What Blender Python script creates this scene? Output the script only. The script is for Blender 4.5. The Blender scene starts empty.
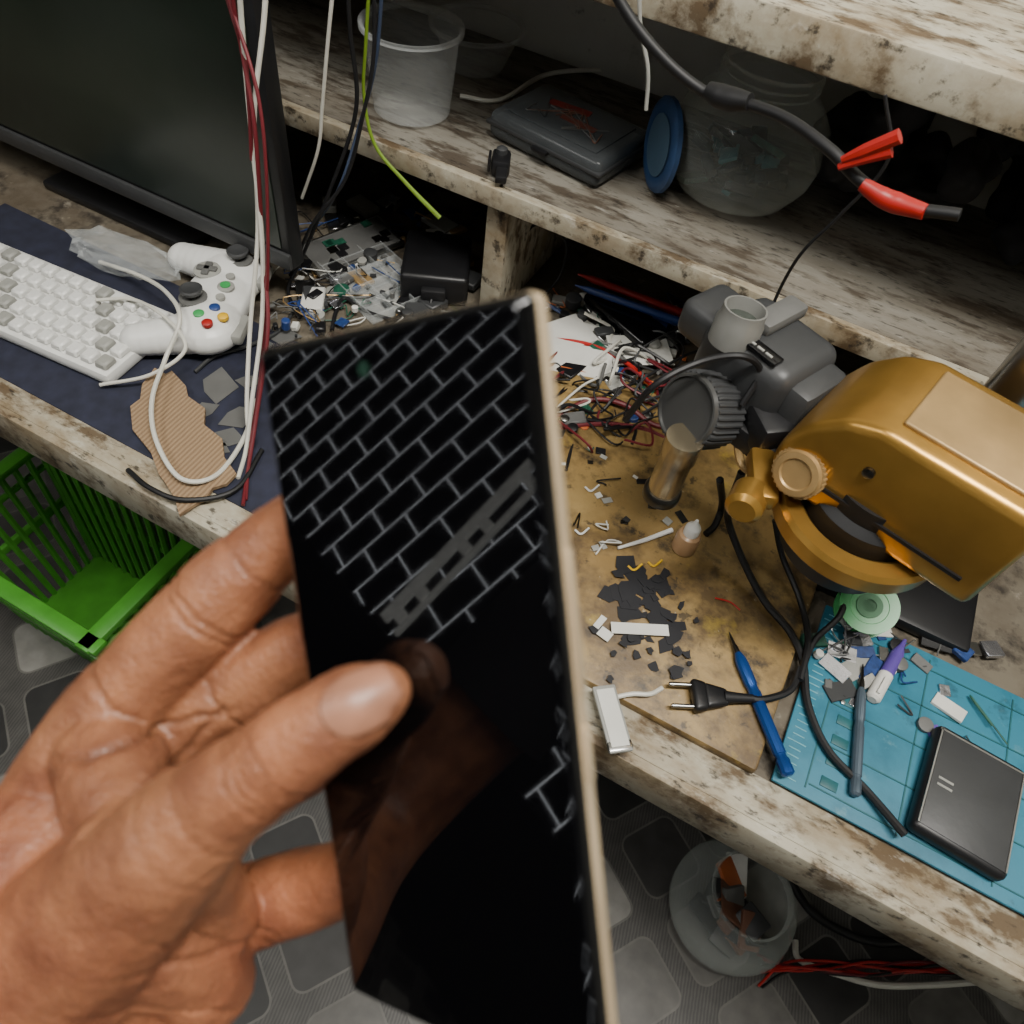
import bpy, bmesh, math, random
from mathutils import Vector, Matrix, noise
from mathutils.bvhtree import BVHTree
random.seed(7)
# ------------------------------------------------------------ camera model
CAMZ=1.35
C=Vector((0,0,CAMZ)); F=750.0
Xc=Vector((.8766,.4348,-.2063)).normalized()
Zc=Vector((.1046,-.5902,-.8005)); Zc=(Zc-Xc*Zc.dot(Xc)).normalized()
Yc=Zc.cross(Xc)
def c2w(v): v=Vector(v); return Vector((v.dot(Xc),v.dot(Yc),v.dot(Zc)))
def P(u,v,d): return C+c2w(((u-512)/F*d,(v-512)/F*d,d))
def A(u,v,z):
    w=c2w(((u-512)/F,(v-512)/F,1)); return C+w*((z-CAMZ)/w.z)
def V(u,v,y):
    w=c2w(((u-512)/F,(v-512)/F,1)); return C+w*(y/w.y)
TZ=.75; BZ=.762; SZ=.9196
def T(u,v,h=0): return A(u,v,TZ+h)
def B(u,v,h=0): return A(u,v,BZ+h)
def S(u,v,h=0): return A(u,v,SZ+h)
cd=bpy.data.cameras.new("camera"); cam=bpy.data.objects.new("camera",cd)
bpy.context.scene.collection.objects.link(cam)
r=c2w((1,0,0)); up=c2w((0,-1,0)); bk=c2w((0,0,-1))
M=Matrix((r,up,bk)).transposed().to_4x4(); M.translation=C
cam.matrix_world=M
cd.sensor_width=36; cd.lens=36*F/1024; cd.clip_start=.01; cd.clip_end=50
cd.dof.use_dof=True; cd.dof.focus_distance=.75; cd.dof.aperture_fstop=11
bpy.context.scene.camera=cam
# ------------------------------------------------------------ materials
def lin(c):
    return tuple(((x/255)/12.92 if x/255<=.04045 else ((x/255+.055)/1.055)**2.4) for x in c)+(1,)
def nt(name):
    m=bpy.data.materials.new(name); m.use_nodes=True
    n=m.node_tree; return m,n,n.nodes["Principled BSDF"]
def mat(name,col,rough=.5,metal=0,var=.12,scale=30,bump=.0,bscale=80,emis=0,coat=0,sss=0):
    m,n,b=nt(name); c=lin(col)
    tc=n.nodes.new("ShaderNodeTexCoord"); no=n.nodes.new("ShaderNodeTexNoise")
    no.inputs["Scale"].default_value=scale; no.inputs["Detail"].default_value=6
    n.links.new(tc.outputs["Object"],no.inputs["Vector"])
    rp=n.nodes.new("ShaderNodeValToRGB")
    rp.color_ramp.elements[0].position=.3; rp.color_ramp.elements[1].position=.7
    rp.color_ramp.elements[0].color=tuple(x*(1-var) for x in c[:3])+(1,)
    rp.color_ramp.elements[1].color=tuple(min(1,x*(1+var)) for x in c[:3])+(1,)
    n.links.new(no.outputs["Fac"],rp.inputs["Fac"]); n.links.new(rp.outputs["Color"],b.inputs["Base Color"])
    b.inputs["Roughness"].default_value=rough; b.inputs["Metallic"].default_value=metal
    if coat: b.inputs["Coat Weight"].default_value=coat
    if emis:
        n.links.new(rp.outputs["Color"],b.inputs["Emission Color"]); b.inputs["Emission Strength"].default_value=emis
    if bump:
        n2=n.nodes.new("ShaderNodeTexNoise"); n2.inputs["Scale"].default_value=bscale; n2.inputs["Detail"].default_value=5
        n.links.new(tc.outputs["Object"],n2.inputs["Vector"])
        bp=n.nodes.new("ShaderNodeBump"); bp.inputs["Strength"].default_value=bump; bp.inputs["Distance"].default_value=.002
        n.links.new(n2.outputs["Fac"],bp.inputs["Height"]); n.links.new(bp.outputs["Normal"],b.inputs["Normal"])
    if sss:
        b.inputs["Subsurface Weight"].default_value=sss; b.inputs["Subsurface Radius"].default_value=(.006,.002,.001); b.inputs["Subsurface Scale"].default_value=1
    return m
def grime(name,base,layers,rough=.7,stretch=(1,1,1),bump=.3,spec=.3):
    """base colour plus (colour, noise scale, lo, hi, strength) stain layers"""
    m,n,b=nt(name)
    g=n.nodes.new("ShaderNodeNewGeometry"); mp=n.nodes.new("ShaderNodeMapping")
    mp.inputs["Scale"].default_value=stretch
    n.links.new(g.outputs["Position"],mp.inputs["Vector"])
    prev=None; last=None
    for i,(col,sc,lo,hi,st) in enumerate(layers):
        no=n.nodes.new("ShaderNodeTexNoise"); no.inputs["Scale"].default_value=sc; no.inputs["Detail"].default_value=9
        no.inputs["Roughness"].default_value=.65
        mo=n.nodes.new("ShaderNodeMapping"); mo.inputs["Location"].default_value=(i*3.7,i*1.3,i*2.1)
        n.links.new(mp.outputs["Vector"],mo.inputs["Vector"]); n.links.new(mo.outputs["Vector"],no.inputs["Vector"])
        mr=n.nodes.new("ShaderNodeMapRange"); mr.inputs["From Min"].default_value=lo; mr.inputs["From Max"].default_value=hi
        mr.inputs["To Max"].default_value=st
        n.links.new(no.outputs["Fac"],mr.inputs["Value"])
        mx=n.nodes.new("ShaderNodeMix"); mx.data_type='RGBA'
        n.links.new(mr.outputs["Result"],mx.inputs[0])
        if prev is None: mx.inputs[6].default_value=lin(base)
        else: n.links.new(prev,mx.inputs[6])
        mx.inputs[7].default_value=lin(col); prev=mx.outputs[2]; last=no
    n.links.new(prev,b.inputs["Base Color"])
    b.inputs["Roughness"].default_value=rough; b.inputs["Specular IOR Level"].default_value=spec
    bp=n.nodes.new("ShaderNodeBump"); bp.inputs["Strength"].default_value=bump; bp.inputs["Distance"].default_value=.002
    n.links.new(last.outputs["Fac"],bp.inputs["Height"]); n.links.new(bp.outputs["Normal"],b.inputs["Normal"])
    return m
def glass(name,col=(225,230,230),rough=.08,alpha=.22,rimk=.6):
    m,n,b=nt(name)
    b.inputs["Base Color"].default_value=lin(col); b.inputs["Roughness"].default_value=rough
    b.inputs["IOR"].default_value=1.45
    lw=n.nodes.new("ShaderNodeLayerWeight"); lw.inputs["Blend"].default_value=.25
    no=n.nodes.new("ShaderNodeTexNoise"); no.inputs["Scale"].default_value=25
    ad=n.nodes.new("ShaderNodeMath"); ad.operation='MULTIPLY_ADD'; ad.inputs[1].default_value=.10; ad.inputs[2].default_value=alpha-.05
    n.links.new(no.outputs["Fac"],ad.inputs[0])
    a2=n.nodes.new("ShaderNodeMath"); a2.operation='MULTIPLY_ADD'; a2.inputs[1].default_value=rimk; a2.use_clamp=True
    n.links.new(lw.outputs["Facing"],a2.inputs[0]); n.links.new(ad.outputs[0],a2.inputs[2])
    n.links.new(a2.outputs[0],b.inputs["Alpha"])
    return m
black=mat("black_plastic",(20,20,22),.42,bump=.1)
blackr=mat("black_rubber",(16,16,18),.55)
blackg=mat("black_gloss",(12,12,14),.2)
dgray=mat("dark_gray_plastic",(54,55,56),.45,bump=.15)
gray=mat("gray_plastic",(94,94,92),.5,bump=.1)
lgray=mat("light_gray",(148,148,142),.5)
white=mat("white_plastic",(218,218,214),.35,var=.05)
cwhite=mat("cable_white",(205,203,192),.45,var=.08)
paper=mat("paper_white",(206,205,198),.8,var=.06)
metal=mat("steel",(170,170,168),.28,1)
dmetal=mat("dark_steel",(80,78,74),.35,1)
gold=mat("gold_paint",(170,130,62),.30,.72,var=.2,scale=18,bump=.08)
goldl=mat("gold_paint_worn",(170,140,94),.42,.45,var=.2,scale=25)
red=mat("red_plastic",(165,30,26),.4)
maroon=mat("maroon_cable",(100,26,34),.5)
blue=mat("blue_metal",(28,72,140),.28,.5)
bluep=mat("blue_plastic",(36,62,120),.4)
lidb=mat("lid_blue",(44,72,112),.45,var=.2)
green=mat("green_plastic",(60,155,85),.35)
lime=mat("lime_cable",(115,145,40),.45)
chairg=mat("basket_green",(74,150,48),.35,var=.12)
navy=mat("navy_cloth",(32,35,52),.85,var=.3,scale=60)
teal=grime("teal_silicone",(52,118,140),[((30,90,110),14,.45,.65,.7),((96,142,152),40,.6,.7,.6),((38,56,62),24,.60,.7,.75)],.5)
tealL=mat("teal_line",(110,170,180),.5)
tealD=mat("teal_dark",(28,88,94),.5)
amber=mat("amber_bottle",(165,132,98),.3)
pcbm=mat("pcb_green",(30,80,62),.4,var=.4,scale=200)
pcbb=mat("pcb_blue",(35,60,110),.4,var=.4,scale=200)
orange=mat("orange_packet",(180,96,48),.4)
yellow=mat("yellow_plastic",(215,170,30),.4)
shiny=mat("foil",(190,190,195),.25,.9,bump=.6,bscale=60)
purple=mat("purple_plastic",(90,70,150),.4)
brownp=mat("brown_packet",(115,78,60),.5)
tape=mat("tape",(28,28,32),.5)
G=glass("clear_plastic",alpha=.10,rimk=.35); G2=glass("jar_glass",(200,208,202),.04,.10,.65); G3=glass("smoky_plastic",(78,82,84),.25,.62)
# ------------------------------------------------------------ mesh builder
def frame(o,z,xh=(1,0,.01)):
    z=Vector(z).normalized(); x=Vector(xh); x=(x-z*x.dot(z))
    if x.length<1e-4: x=Vector((0,1,0)); x=x-z*x.dot(z)
    x.normalize(); y=z.cross(x); m=Matrix((x,y,z)).transposed().to_4x4(); m.translation=Vector(o); return m
def TR(o,yaw=0,pitch=0,roll=0):
    from mathutils import Euler
    return Matrix.Translation(Vector(o))@Euler((math.radians(pitch),math.radians(roll),math.radians(yaw)),'XYZ').to_matrix().to_4x4()
def crom(pts,k=8):
    p=[Vector(q) for q in pts]
    if len(p)<3: return p
    p=[p[0]*2-p[1]]+p+[p[-1]*2-p[-2]]; out=[]
    for i in range(1,len(p)-2):
        a,b,c,d=p[i-1:i+3]
        for j in range(k):
            t=j/k
            out.append(.5*((2*b)+(c-a)*t+(2*a-5*b+4*c-d)*t*t+(3*b-a-3*c+d)*t**3))
    out.append(p[-2]); return out
class MB:
    def __init__(s): s.v=[];s.f=[];s.m=[];s.mats=[]
    def mi(s,m):
        if m not in s.mats: s.mats.append(m)
        return s.mats.index(m)
    def add(s,vs,fs,m,X=None):
        o=len(s.v); 
        for q in vs:
            q=Vector(q); s.v.append(X@q if X is not None else q)
        i=s.mi(m)
        for f in fs: s.f.append([a+o for a in f]); s.m.append(i)
        return s
    def box(s,size,X,m,bev=0,seg=2,taper=1):
        bm=bmesh.new(); bmesh.ops.create_cube(bm,size=1)
        for q in bm.verts:
            k=taper if q.co.z>0 else 1
            q.co=Vector((q.co.x*size[0]*k,q.co.y*size[1]*k,q.co.z*size[2]))
        if bev: bmesh.ops.bevel(bm,geom=bm.edges[:],offset=bev,segments=seg,affect='EDGES',profile=.5)
        bm.verts.index_update()
        s.add([q.co.copy() for q in bm.verts],[[q.index for q in f.verts] for f in bm.faces],m,X); bm.free(); return s
    def lathe(s,prof,X,m,seg=32,ribs=0,ra=.05,wob=0):
        vs=[];fs=[]
        for (rr,z) in prof:
            for j in range(seg):
                a=2*math.pi*j/seg; q=rr
                if ribs: q*=1+(ra if math.sin(ribs*a)>0 else 0)
                vs.append((q*math.cos(a),q*math.sin(a),z))
        n=len(prof)
        for i in range(n-1):
            for j in range(seg):
                k=(j+1)%seg; fs.append([i*seg+j,i*seg+k,(i+1)*seg+k,(i+1)*seg+j])
        if prof[0][0]>1e-5: fs.append(list(range(seg))[::-1]) if prof[0][0]>0 and getattr(s,'cap',True) else None
        if prof[-1][0]>1e-5 and getattr(s,'cap',True): fs.append([(n-1)*seg+j for j in range(seg)])
        s.add(vs,[f for f in fs if f],m,X); return s
    def tube(s,pts,rad,m,seg=8,k=8,smooth=True):
        p=crom(pts,k) if smooth else [Vector(q) for q in pts]
        n=len(p); 
        if not isinstance(rad,(list,tuple)): rs=[rad]*n
        else:
            rs=[]
            for i in range(n):
                t=i/(n-1)*(len(rad)-1); a=min(int(t),len(rad)-2); rs.append(rad[a]+(rad[a+1]-rad[a])*(t-a))
        vs=[];fs=[]; nrm=None
        for i in range(n):
            t=(p[min(i+1,n-1)]-p[max(i-1,0)]).normalized()
            if nrm is None: nrm=t.orthogonal().normalized()
            else:
                nrm=nrm-t*nrm.dot(t); nrm=nrm.normalized() if nrm.length>1e-6 else t.orthogonal().normalized()
            b=t.cross(nrm)
            for j in range(seg):
                a=2*math.pi*j/seg; vs.append(p[i]+(nrm*math.cos(a)+b*math.sin(a))*rs[i])
        for i in range(n-1):
            for j in range(seg):
                q=(j+1)%seg; fs.append([i*seg+j,i*seg+q,(i+1)*seg+q,(i+1)*seg+j])
        fs.append(list(range(seg))[::-1]); fs.append([(n-1)*seg+j for j in range(seg)])
        return s.add(vs,fs,m)
    def prism(s,poly,h,X,m,bev=0):
        n=len(poly); bm=bmesh.new()
        a=[bm.verts.new((x,y,0)) for x,y in poly]; f=bm.faces.new(a)
        bm.normal_update()
        if f.normal.z>0: f.normal_flip()
        ex=bmesh.ops.extrude_face_region(bm,geom=[f])
        for q in ex['geom']:
            if isinstance(q,bmesh.types.BMVert): q.co.z+=h
        bmesh.ops.recalc_face_normals(bm,faces=bm.faces[:])
        if bev: bmesh.ops.bevel(bm,geom=bm.edges[:],offset=bev,segments=3,affect='EDGES',profile=.5)
        bmesh.ops.triangulate(bm,faces=[g for g in bm.faces if len(g.verts)>4])
        bm.verts.index_update()
        s.add([q.co.copy() for q in bm.verts],[[q.index for q in g.verts] for g in bm.faces],m,X); bm.free(); return s
    def sph(s,X,rad,m,seg=20):
        if not isinstance(rad,(list,tuple)): rad=(rad,)*3
        bm=bmesh.new(); bmesh.ops.create_uvsphere(bm,u_segments=seg,v_segments=seg//2+2,radius=1)
        bm.verts.index_update()
        s.add([Vector((q.co.x*rad[0],q.co.y*rad[1],q.co.z*rad[2])) for q in bm.verts],[[q.index for q in g.verts] for g in bm.faces],m,X); bm.free(); return s
    def obj(s,name,parent=None,ang=38):
        c=sum(s.v,Vector())/len(s.v)
        me=bpy.data.meshes.new(name); me.from_pydata([q-c for q in s.v],[],s.f)
        for m in s.mats: me.materials.append(m)
        for p,i in zip(me.polygons,s.m): p.material_index=i; p.use_smooth=True
        me.update(); me.set_sharp_from_angle(angle=math.radians(ang))
        o=bpy.data.objects.new(name,me); bpy.context.scene.collection.objects.link(o); o.location=c
        if parent: 
            o.parent=parent; o.matrix_parent_inverse=Matrix.Translation(parent.location).inverted()
        return o
def group(name,loc):
    e=bpy.data.objects.new(name,None); e.empty_display_size=.05; e.location=Vector(loc)
    bpy.context.scene.collection.objects.link(e); return e
def remesh(o,vox,it=8,fac=.5):
    m=o.modifiers.new("r",'REMESH'); m.mode='VOXEL'; m.voxel_size=vox; m.use_smooth_shade=True
    m2=o.modifiers.new("s",'SMOOTH'); m2.iterations=it; m2.factor=fac
    dg=bpy.context.evaluated_depsgraph_get(); dg.update()
    me=bpy.data.meshes.new_from_object(o.evaluated_get(dg)); mats=list(o.data.materials)
    o.modifiers.clear(); o.data=me
    if not me.materials:
        for q in mats: me.materials.append(q)
    for p in me.polygons: p.use_smooth=True
    return o
def cable(name,pts,rad,m,seg=8): return MB().tube(pts,rad,m,seg).obj(name)
# ------------------------------------------------------------ room shell
wallm=grime("painted_wall",(188,187,178),[((152,147,134),3,.5,.75,.6),((110,100,88),11,.60,.72,.6),((60,52,45),40,.66,.74,.5)],.75)
x0,x1,yb,yf=-4.6,2.0,-2.2,.985
def slab(name,a,b,m):
    a=Vector(a);b=Vector(b); return MB().box(tuple(b-a),Matrix.Translation((a+b)/2),m).obj(name)
# floor : printed vinyl with rounded blocks
fm,n,b=nt("vinyl_floor")
def N(t,**k):
    q=n.nodes.new(t)
    for a,c in k.items(): setattr(q,a,c)
    return q
def mth(op,a,bb=None,clamp=False):
    q=N("ShaderNodeMath",operation=op,use_clamp=clamp)
    for i,x in enumerate((a,bb)):
        if x is None: continue
        if isinstance(x,(int,float)): q.inputs[i].default_value=x
        else: n.links.new(x,q.inputs[i])
    return q.outputs[0]
g=N("ShaderNodeNewGeometry"); mp=N("ShaderNodeMapping"); mp.inputs["Rotation"].default_value=(0,0,math.radians(34)); mp.inputs["Scale"].default_value=(7.2,7.2,7.2)
n.links.new(g.outputs["Position"],mp.inputs["Vector"])
sx=N("ShaderNodeSeparateXYZ"); n.links.new(mp.outputs["Vector"],sx.inputs[0])
fl=N("ShaderNodeVectorMath",operation='FLOOR'); n.links.new(mp.outputs["Vector"],fl.inputs[0])
wn=N("ShaderNodeTexWhiteNoise"); wn.noise_dimensions='2D'; n.links.new(fl.outputs[0],wn.inputs["Vector"])
fx=mth('ABSOLUTE',mth('SUBTRACT',mth('FRACT',sx.outputs[0]),.5)); fy=mth('ABSOLUTE',mth('SUBTRACT',mth('FRACT',sx.outputs[1]),.5))
qx=mth('MAXIMUM',mth('SUBTRACT',fx,.24),0); qy=mth('MAXIMUM',mth('SUBTRACT',fy,.24),0)
dist=mth('SQRT',mth('ADD',mth('MULTIPLY',qx,qx),mth('MULTIPLY',qy,qy)))
inside=mth('LESS_THAN',dist,.13); rim=mth('LESS_THAN',dist,.155)
rp=N("ShaderNodeValToRGB"); rp.color_ramp.interpolation='CONSTANT'
e=rp.color_ramp.elements; e[0].color=lin((44,43,42)); e[0].position=0; e[1].position=.38; e[1].color=lin((96,93,88))
q=e.new(.60); q.color=lin((62,60,58)); q=e.new(.84); q.color=lin((138,135,128))
n.links.new(wn.outputs["Value"],rp.inputs["Fac"])
wv=N("ShaderNodeTexWave"); wv.inputs["Scale"].default_value=12; wv.inputs["Distortion"].default_value=1.5; wv.bands_direction='DIAGONAL'; n.links.new(mp.outputs["Vector"],wv.inputs["Vector"])
bg=N("ShaderNodeMix",data_type='RGBA'); n.links.new(wv.outputs["Fac"],bg.inputs[0]); bg.inputs[6].default_value=lin((66,64,61)); bg.inputs[7].default_value=lin((88,85,81))
m1=N("ShaderNodeMix",data_type='RGBA'); n.links.new(rim,m1.inputs[0]); n.links.new(bg.outputs[2],m1.inputs[6]); m1.inputs[7].default_value=lin((104,101,95))
m2=N("ShaderNodeMix",data_type='RGBA'); n.links.new(inside,m2.inputs[0]); n.links.new(m1.outputs[2],m2.inputs[6]); n.links.new(rp.outputs["Color"],m2.inputs[7])
no=N("ShaderNodeTexNoise"); no.inputs["Scale"].default_value=30; no.inputs["Detail"].default_value=8; n.links.new(g.outputs["Position"],no.inputs["Vector"])
m3=N("ShaderNodeMix",data_type='RGBA',blend_type='MULTIPLY'); m3.inputs[0].default_value=.7; n.links.new(m2.outputs[2],m3.inputs[6]); n.links.new(no.outputs["Fac"],m3.inputs[7])
hs=N("ShaderNodeHueSaturation"); hs.inputs["Saturation"].default_value=.8; hs.inputs["Value"].default_value=1.45; n.links.new(m3.outputs[2],hs.inputs["Color"])
n.links.new(hs.outputs["Color"],b.inputs["Base Color"]); b.inputs["Roughness"].default_value=.5
slab("floor",(x0,yb,-.05),(x1,yf,0),fm)
slab("wall_front",(x0,yf,0),(x1,yf+.08,2.75),wallm)
slab("wall_left",(x0-.08,yb,0),(x0,yf,2.75),wallm)
slab("wall_right",(x1,yb,0),(x1+.08,yf,2.75),wallm)
slab("ceiling",(x0,yb,2.7),(x1,yf,2.78),wallm)
# wall behind the photographer: dark blocks, joints made to glow for the phone's reflection
bm_,n,b=nt("glowing_joint_blocks")
g=N("ShaderNodeNewGeometry"); sx=N("ShaderNodeSeparateXYZ"); n.links.new(g.outputs["Position"],sx.inputs[0])
cb=N("ShaderNodeCombineXYZ"); n.links.new(sx.outputs[0],cb.inputs[0]); n.links.new(sx.outputs[2],cb.inputs[1])
mp2=N("ShaderNodeMapping"); mp2.inputs["Rotation"].default_value=(0,0,math.radians(100))
n.links.new(cb.outputs[0],mp2.inputs["Vector"])
bt=N("ShaderNodeTexBrick"); bt.inputs["Scale"].default_value=1; bt.inputs["Brick Width"].default_value=.24; bt.inputs["Row Height"].default_value=.145
bt.inputs["Mortar Size"].default_value=.0028; bt.inputs["Mortar Smooth"].default_value=.1
n.links.new(mp2.outputs["Vector"],bt.inputs["Vector"])
b.inputs["Base Color"].default_value=lin((24,23,22)); b.inputs["Roughness"].default_value=.8
b.inputs["Emission Color"].default_value=(.92,.96,1,1)
n.links.new(mth('MULTIPLY',bt.outputs["Fac"],4.2),b.inputs["Emission Strength"])
darkw=mat("joint_mask_dark",(26,22,21),.8)
slab("wall_back",(x0,yb-.08,0),(x1,yb,2.75),bm_)
slab("joint_mask",(x0,yb,0),(x1,yb+.02,.60),darkw)  # added dark panel, keeps glowing joints out of the lower phone reflection
# ------------------------------------------------------------ workbench + shelf unit
paintm=grime("worn_white_paint",(178,172,154),[((134,118,92),9,.42,.62,.9),((86,68,46),18,.50,.61,.9),((42,35,28),60,.56,.65,.85),((196,192,180),34,.6,.7,.6)],.6,(1,2.2,1),.5)
shelfm=grime("dirty_shelf_paint",(128,124,114),[((92,83,70),7,.42,.66,.8),((66,56,44),22,.49,.61,.88),((36,31,26),80,.55,.66,.75),((166,162,152),50,.62,.7,.6)],.65,(.7,2.5,1),.4)
tablem=grime("bench_top",(108,101,88),[((76,66,53),10,.4,.65,.9),((42,37,33),30,.50,.64,.85),((150,142,128),45,.62,.7,.6)],.6)
FY=.264; SY=.673
bench=group("workbench",(-.4,.6,.4))
slab("bench_top",(-1.9,FY,TZ-.03),(1.3,yf-.003,TZ),tablem).parent=bench
MBt=MB().box((3.2,.02,.055),Matrix.Translation((-.3,FY-.005,TZ-.0265)),paintm,.003).box((3.2,.036,.004),Matrix.Translation((-.3,FY+.012,TZ)),paintm,.001)
MBt.obj("front_trim",bench)
lg=MB()
for x in (-1.8,1.2):
    for y in (FY+.05,.93): lg.box((.05,.05,TZ-.03),Matrix.Translation((x,y,(TZ-.03)/2)),shelfm,.003)
lg.obj("legs",bench)
for o in bench.children:
    o.parent=bench; o.matrix_parent_inverse=Matrix.Translation(bench.location).inverted()
sh=group("wall_shelf_unit",(-.3,.83,1))
q=MB()
q.box((3.2,yf-SY-.004,.018),Matrix.Translation((-.3,(yf+SY)/2,SZ-.009)),shelfm,.001)
q.obj("lower_shelf",sh)
MB().box((3.2,.012,.022),Matrix.Translation((-.3,SY-.005,SZ-.0105)),paintm,.001).obj("shelf_lip",sh)
MB().box((3.2,yf-SY-.004,.036),Matrix.Translation((-.3,(yf+SY)/2-.0,1.107+.018)),paintm,.002).obj("upper_shelf",sh)
q=MB()
for x in (-.325,.62): q.box((.026,yf-SY-.006,SZ-.018-TZ),Matrix.Translation((x,(yf+SY)/2,(TZ+SZ-.018)/2)),paintm,.001)
for x in (-1.85,1.25): q.box((.026,yf-SY-.006,1.107-SZ),Matrix.Translation((x,(yf+SY)/2,(1.107+SZ)/2)),paintm,.001)
q.obj("dividers",sh)
# plywood board
ply=grime("stained_plywood",(154,128,80),[((122,96,52),8,.42,.62,.85),((80,62,38),18,.47,.63,.85),((36,31,26),26,.53,.66,.88),((176,150,60),14,.6,.7,.7),((190,180,158),90,.66,.72,.6),((30,26,22),60,.60,.67,.75)],.48,(1,1,1),.3,.5)
bx1=T(757,772,.012).x; by0=T(700,741,.012).y
MB().box((bx1+.28,.36,.0118),Matrix.Translation(((bx1-.28)/2,by0+.18,TZ+.0061)),ply,.003).obj("plywood_board")
# ------------------------------------------------------------ phone
TL=Vector((-259,-164,750))*(.076/312)
W=Vector((.829,-.018,-.558)).normalized(); L=Vector((.106,.986,.126)); L=(L-W*L.dot(W)).normalized(); Nn=-(W.cross(L))
PW,PL=.0795,.174
pc=TL+W*PW/2+L*PL/2-Nn*.0045
PM=Matrix((c2w(W),c2w(-L),c2w(Nn))).transposed().to_4x4(); PM.translation=C+c2w(pc)
def rr(w,h,rad,ins,z,k=6):
    w=w/2-ins;h=h/2-ins;rad=max(rad-ins*.6,.0008); out=[]
    for cx,cy,a0 in((w-rad,h-rad,0),(-w+rad,h-rad,90),(-w+rad,-h+rad,180),(w-rad,-h+rad,270)):
        for j in range(k+1):
            a=math.radians(a0+90*j/k); out.append((cx+rad*math.cos(a),cy+rad*math.sin(a),z))
    return out
pg,n,b=nt("phone_glass"); b.inputs["Base Color"].default_value=(.0015,.0015,.002,1); b.inputs["Roughness"].default_value=.02; b.inputs["IOR"].default_value=1.6
no=N("ShaderNodeTexNoise"); no.inputs["Scale"].default_value=60
mr=N("ShaderNodeMapRange"); mr.inputs["To Min"].default_value=.01; mr.inputs["To Max"].default_value=.05; n.links.new(no.outputs["Fac"],mr.inputs["Value"]); n.links.new(mr.outputs["Result"],b.inputs["Roughness"])
pgold=mat("phone_frame_gold",(205,184,152),.38,.55)
ph=group("mobile_phone",PM.translation)
def loopbody(rings,mats,X):
    mb=MB(); k=len(rings[0])
    for i in range(len(rings)-1):
        fs=[[j,(j+1)%k,k+(j+1)%k,k+j] for j in range(k)]
        mb.add(rings[i]+rings[i+1],fs,mats[i],X)
    mb.add(rings[0],[list(range(k))[::-1]],mats[0],X); mb.add(rings[-1],[list(range(k))],mats[-1],X)
    return mb
prof=[(.004,-.0045),(.0015,-.0039),(.0003,-.0026),(0,-.0018),(0,.0010),(.0002,.0016),(.0008,.0031),(.0018,.0040),(.0030,.0045)]
rings=[rr(PW,PL,.0022,i,z) for i,z in prof]
mm=[black,black,pgold,pgold,pgold,pg,pg,pg]
mb=loopbody(rings,mm,PM)
mb.obj("body",ph,60)
q=MB()
q.box((.0012,.030,.0022),PM@Matrix.Translation((PW/2+.0004,.022,-.0003)),pgold,.0005)
q.box((.0012,.012,.0022),PM@Matrix.Translation((PW/2+.0004,-.006,-.0003)),pgold,.0005); q.obj("side_buttons",ph)
q=MB().lathe([(.0017,0),(.0017,.00008)],PM@Matrix.Translation((-.004,PL/2-.0095,.00451)),mat("lens_green",(20,46,34),.1),20); q.obj("front_camera",ph)
q=MB().box((PW-.002,PL-.002,.0006),PM@Matrix.Translation((-.0026,-.001,-.0050)),mat("green_film",(84,150,60),.4)); q.obj("back_film",ph)
def mirror(u,v,Yp=yb):
    d=Vector(((u-512)/F,(v-512)/F,1)); pl=Nn.dot(TL); t=pl/Nn.dot(d); h=d*t; d.normalize(); r_=d-2*d.dot(Nn)*Nn
    hw=C+c2w(h); rw=c2w(r_); return hw+rw*((Yp-hw.y)/rw.y)
a=mirror(396,612,yb+.06); bb=mirror(526,475,yb+.06)
beamm=mat("galvanised_beam_glow",(170,170,165),.5,.0,emis=1.9)  # beam given emission so it shows up in the phone glass
d=(bb-a).normalized(); q=MB()
mid=(a+bb)/2; FM=frame(mid,(0,1,0),d)
ln=(bb-a).length*1.15
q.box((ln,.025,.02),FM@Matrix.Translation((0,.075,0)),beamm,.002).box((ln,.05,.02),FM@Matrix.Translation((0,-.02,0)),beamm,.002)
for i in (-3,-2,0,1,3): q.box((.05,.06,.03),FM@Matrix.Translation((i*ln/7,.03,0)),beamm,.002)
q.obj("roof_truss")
# ------------------------------------------------------------ hand
skin,n,b=nt("skin")
vc=N("ShaderNodeVertexColor"); vc.layer_name="tone"
g=N("ShaderNodeNewGeometry"); no=N("ShaderNodeTexNoise"); no.inputs["Scale"].default_value=45; no.inputs["Detail"].default_value=8; no.inputs["Roughness"].default_value=.6; n.links.new(g.outputs["Position"],no.inputs["Vector"])
rp=N("ShaderNodeValToRGB"); e=rp.color_ramp.elements; e[0].position=.32; e[0].color=lin((112,68,48)); e[1].position=.70; e[1].color=lin((162,108,76))
n.links.new(no.outputs["Fac"],rp.inputs["Fac"])
mx=N("ShaderNodeMix",data_type='RGBA',blend_type='MULTIPLY'); mx.inputs[0].default_value=1; n.links.new(rp.outputs["Color"],mx.inputs[6]); n.links.new(vc.outputs["Color"],mx.inputs[7])
n.links.new(mx.outputs[2],b.inputs["Base Color"]); b.inputs["Roughness"].default_value=.44
b.inputs["Subsurface Weight"].default_value=.08; b.inputs["Subsurface Radius"].default_value=(.003,.0012,.0007); b.inputs["Subsurface Scale"].default_value=1
vo=N("ShaderNodeTexVoronoi"); vo.inputs["Scale"].default_value=750; n.links.new(g.outputs["Position"],vo.inputs["Vector"])
n3=N("ShaderNodeTexNoise"); n3.inputs["Scale"].default_value=190; n3.inputs["Detail"].default_value=6; n.links.new(g.outputs["Position"],n3.inputs["Vector"])
ad=mth('ADD',mth('MULTIPLY',vo.outputs["Distance"],.5),n3.outputs["Fac"])
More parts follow.
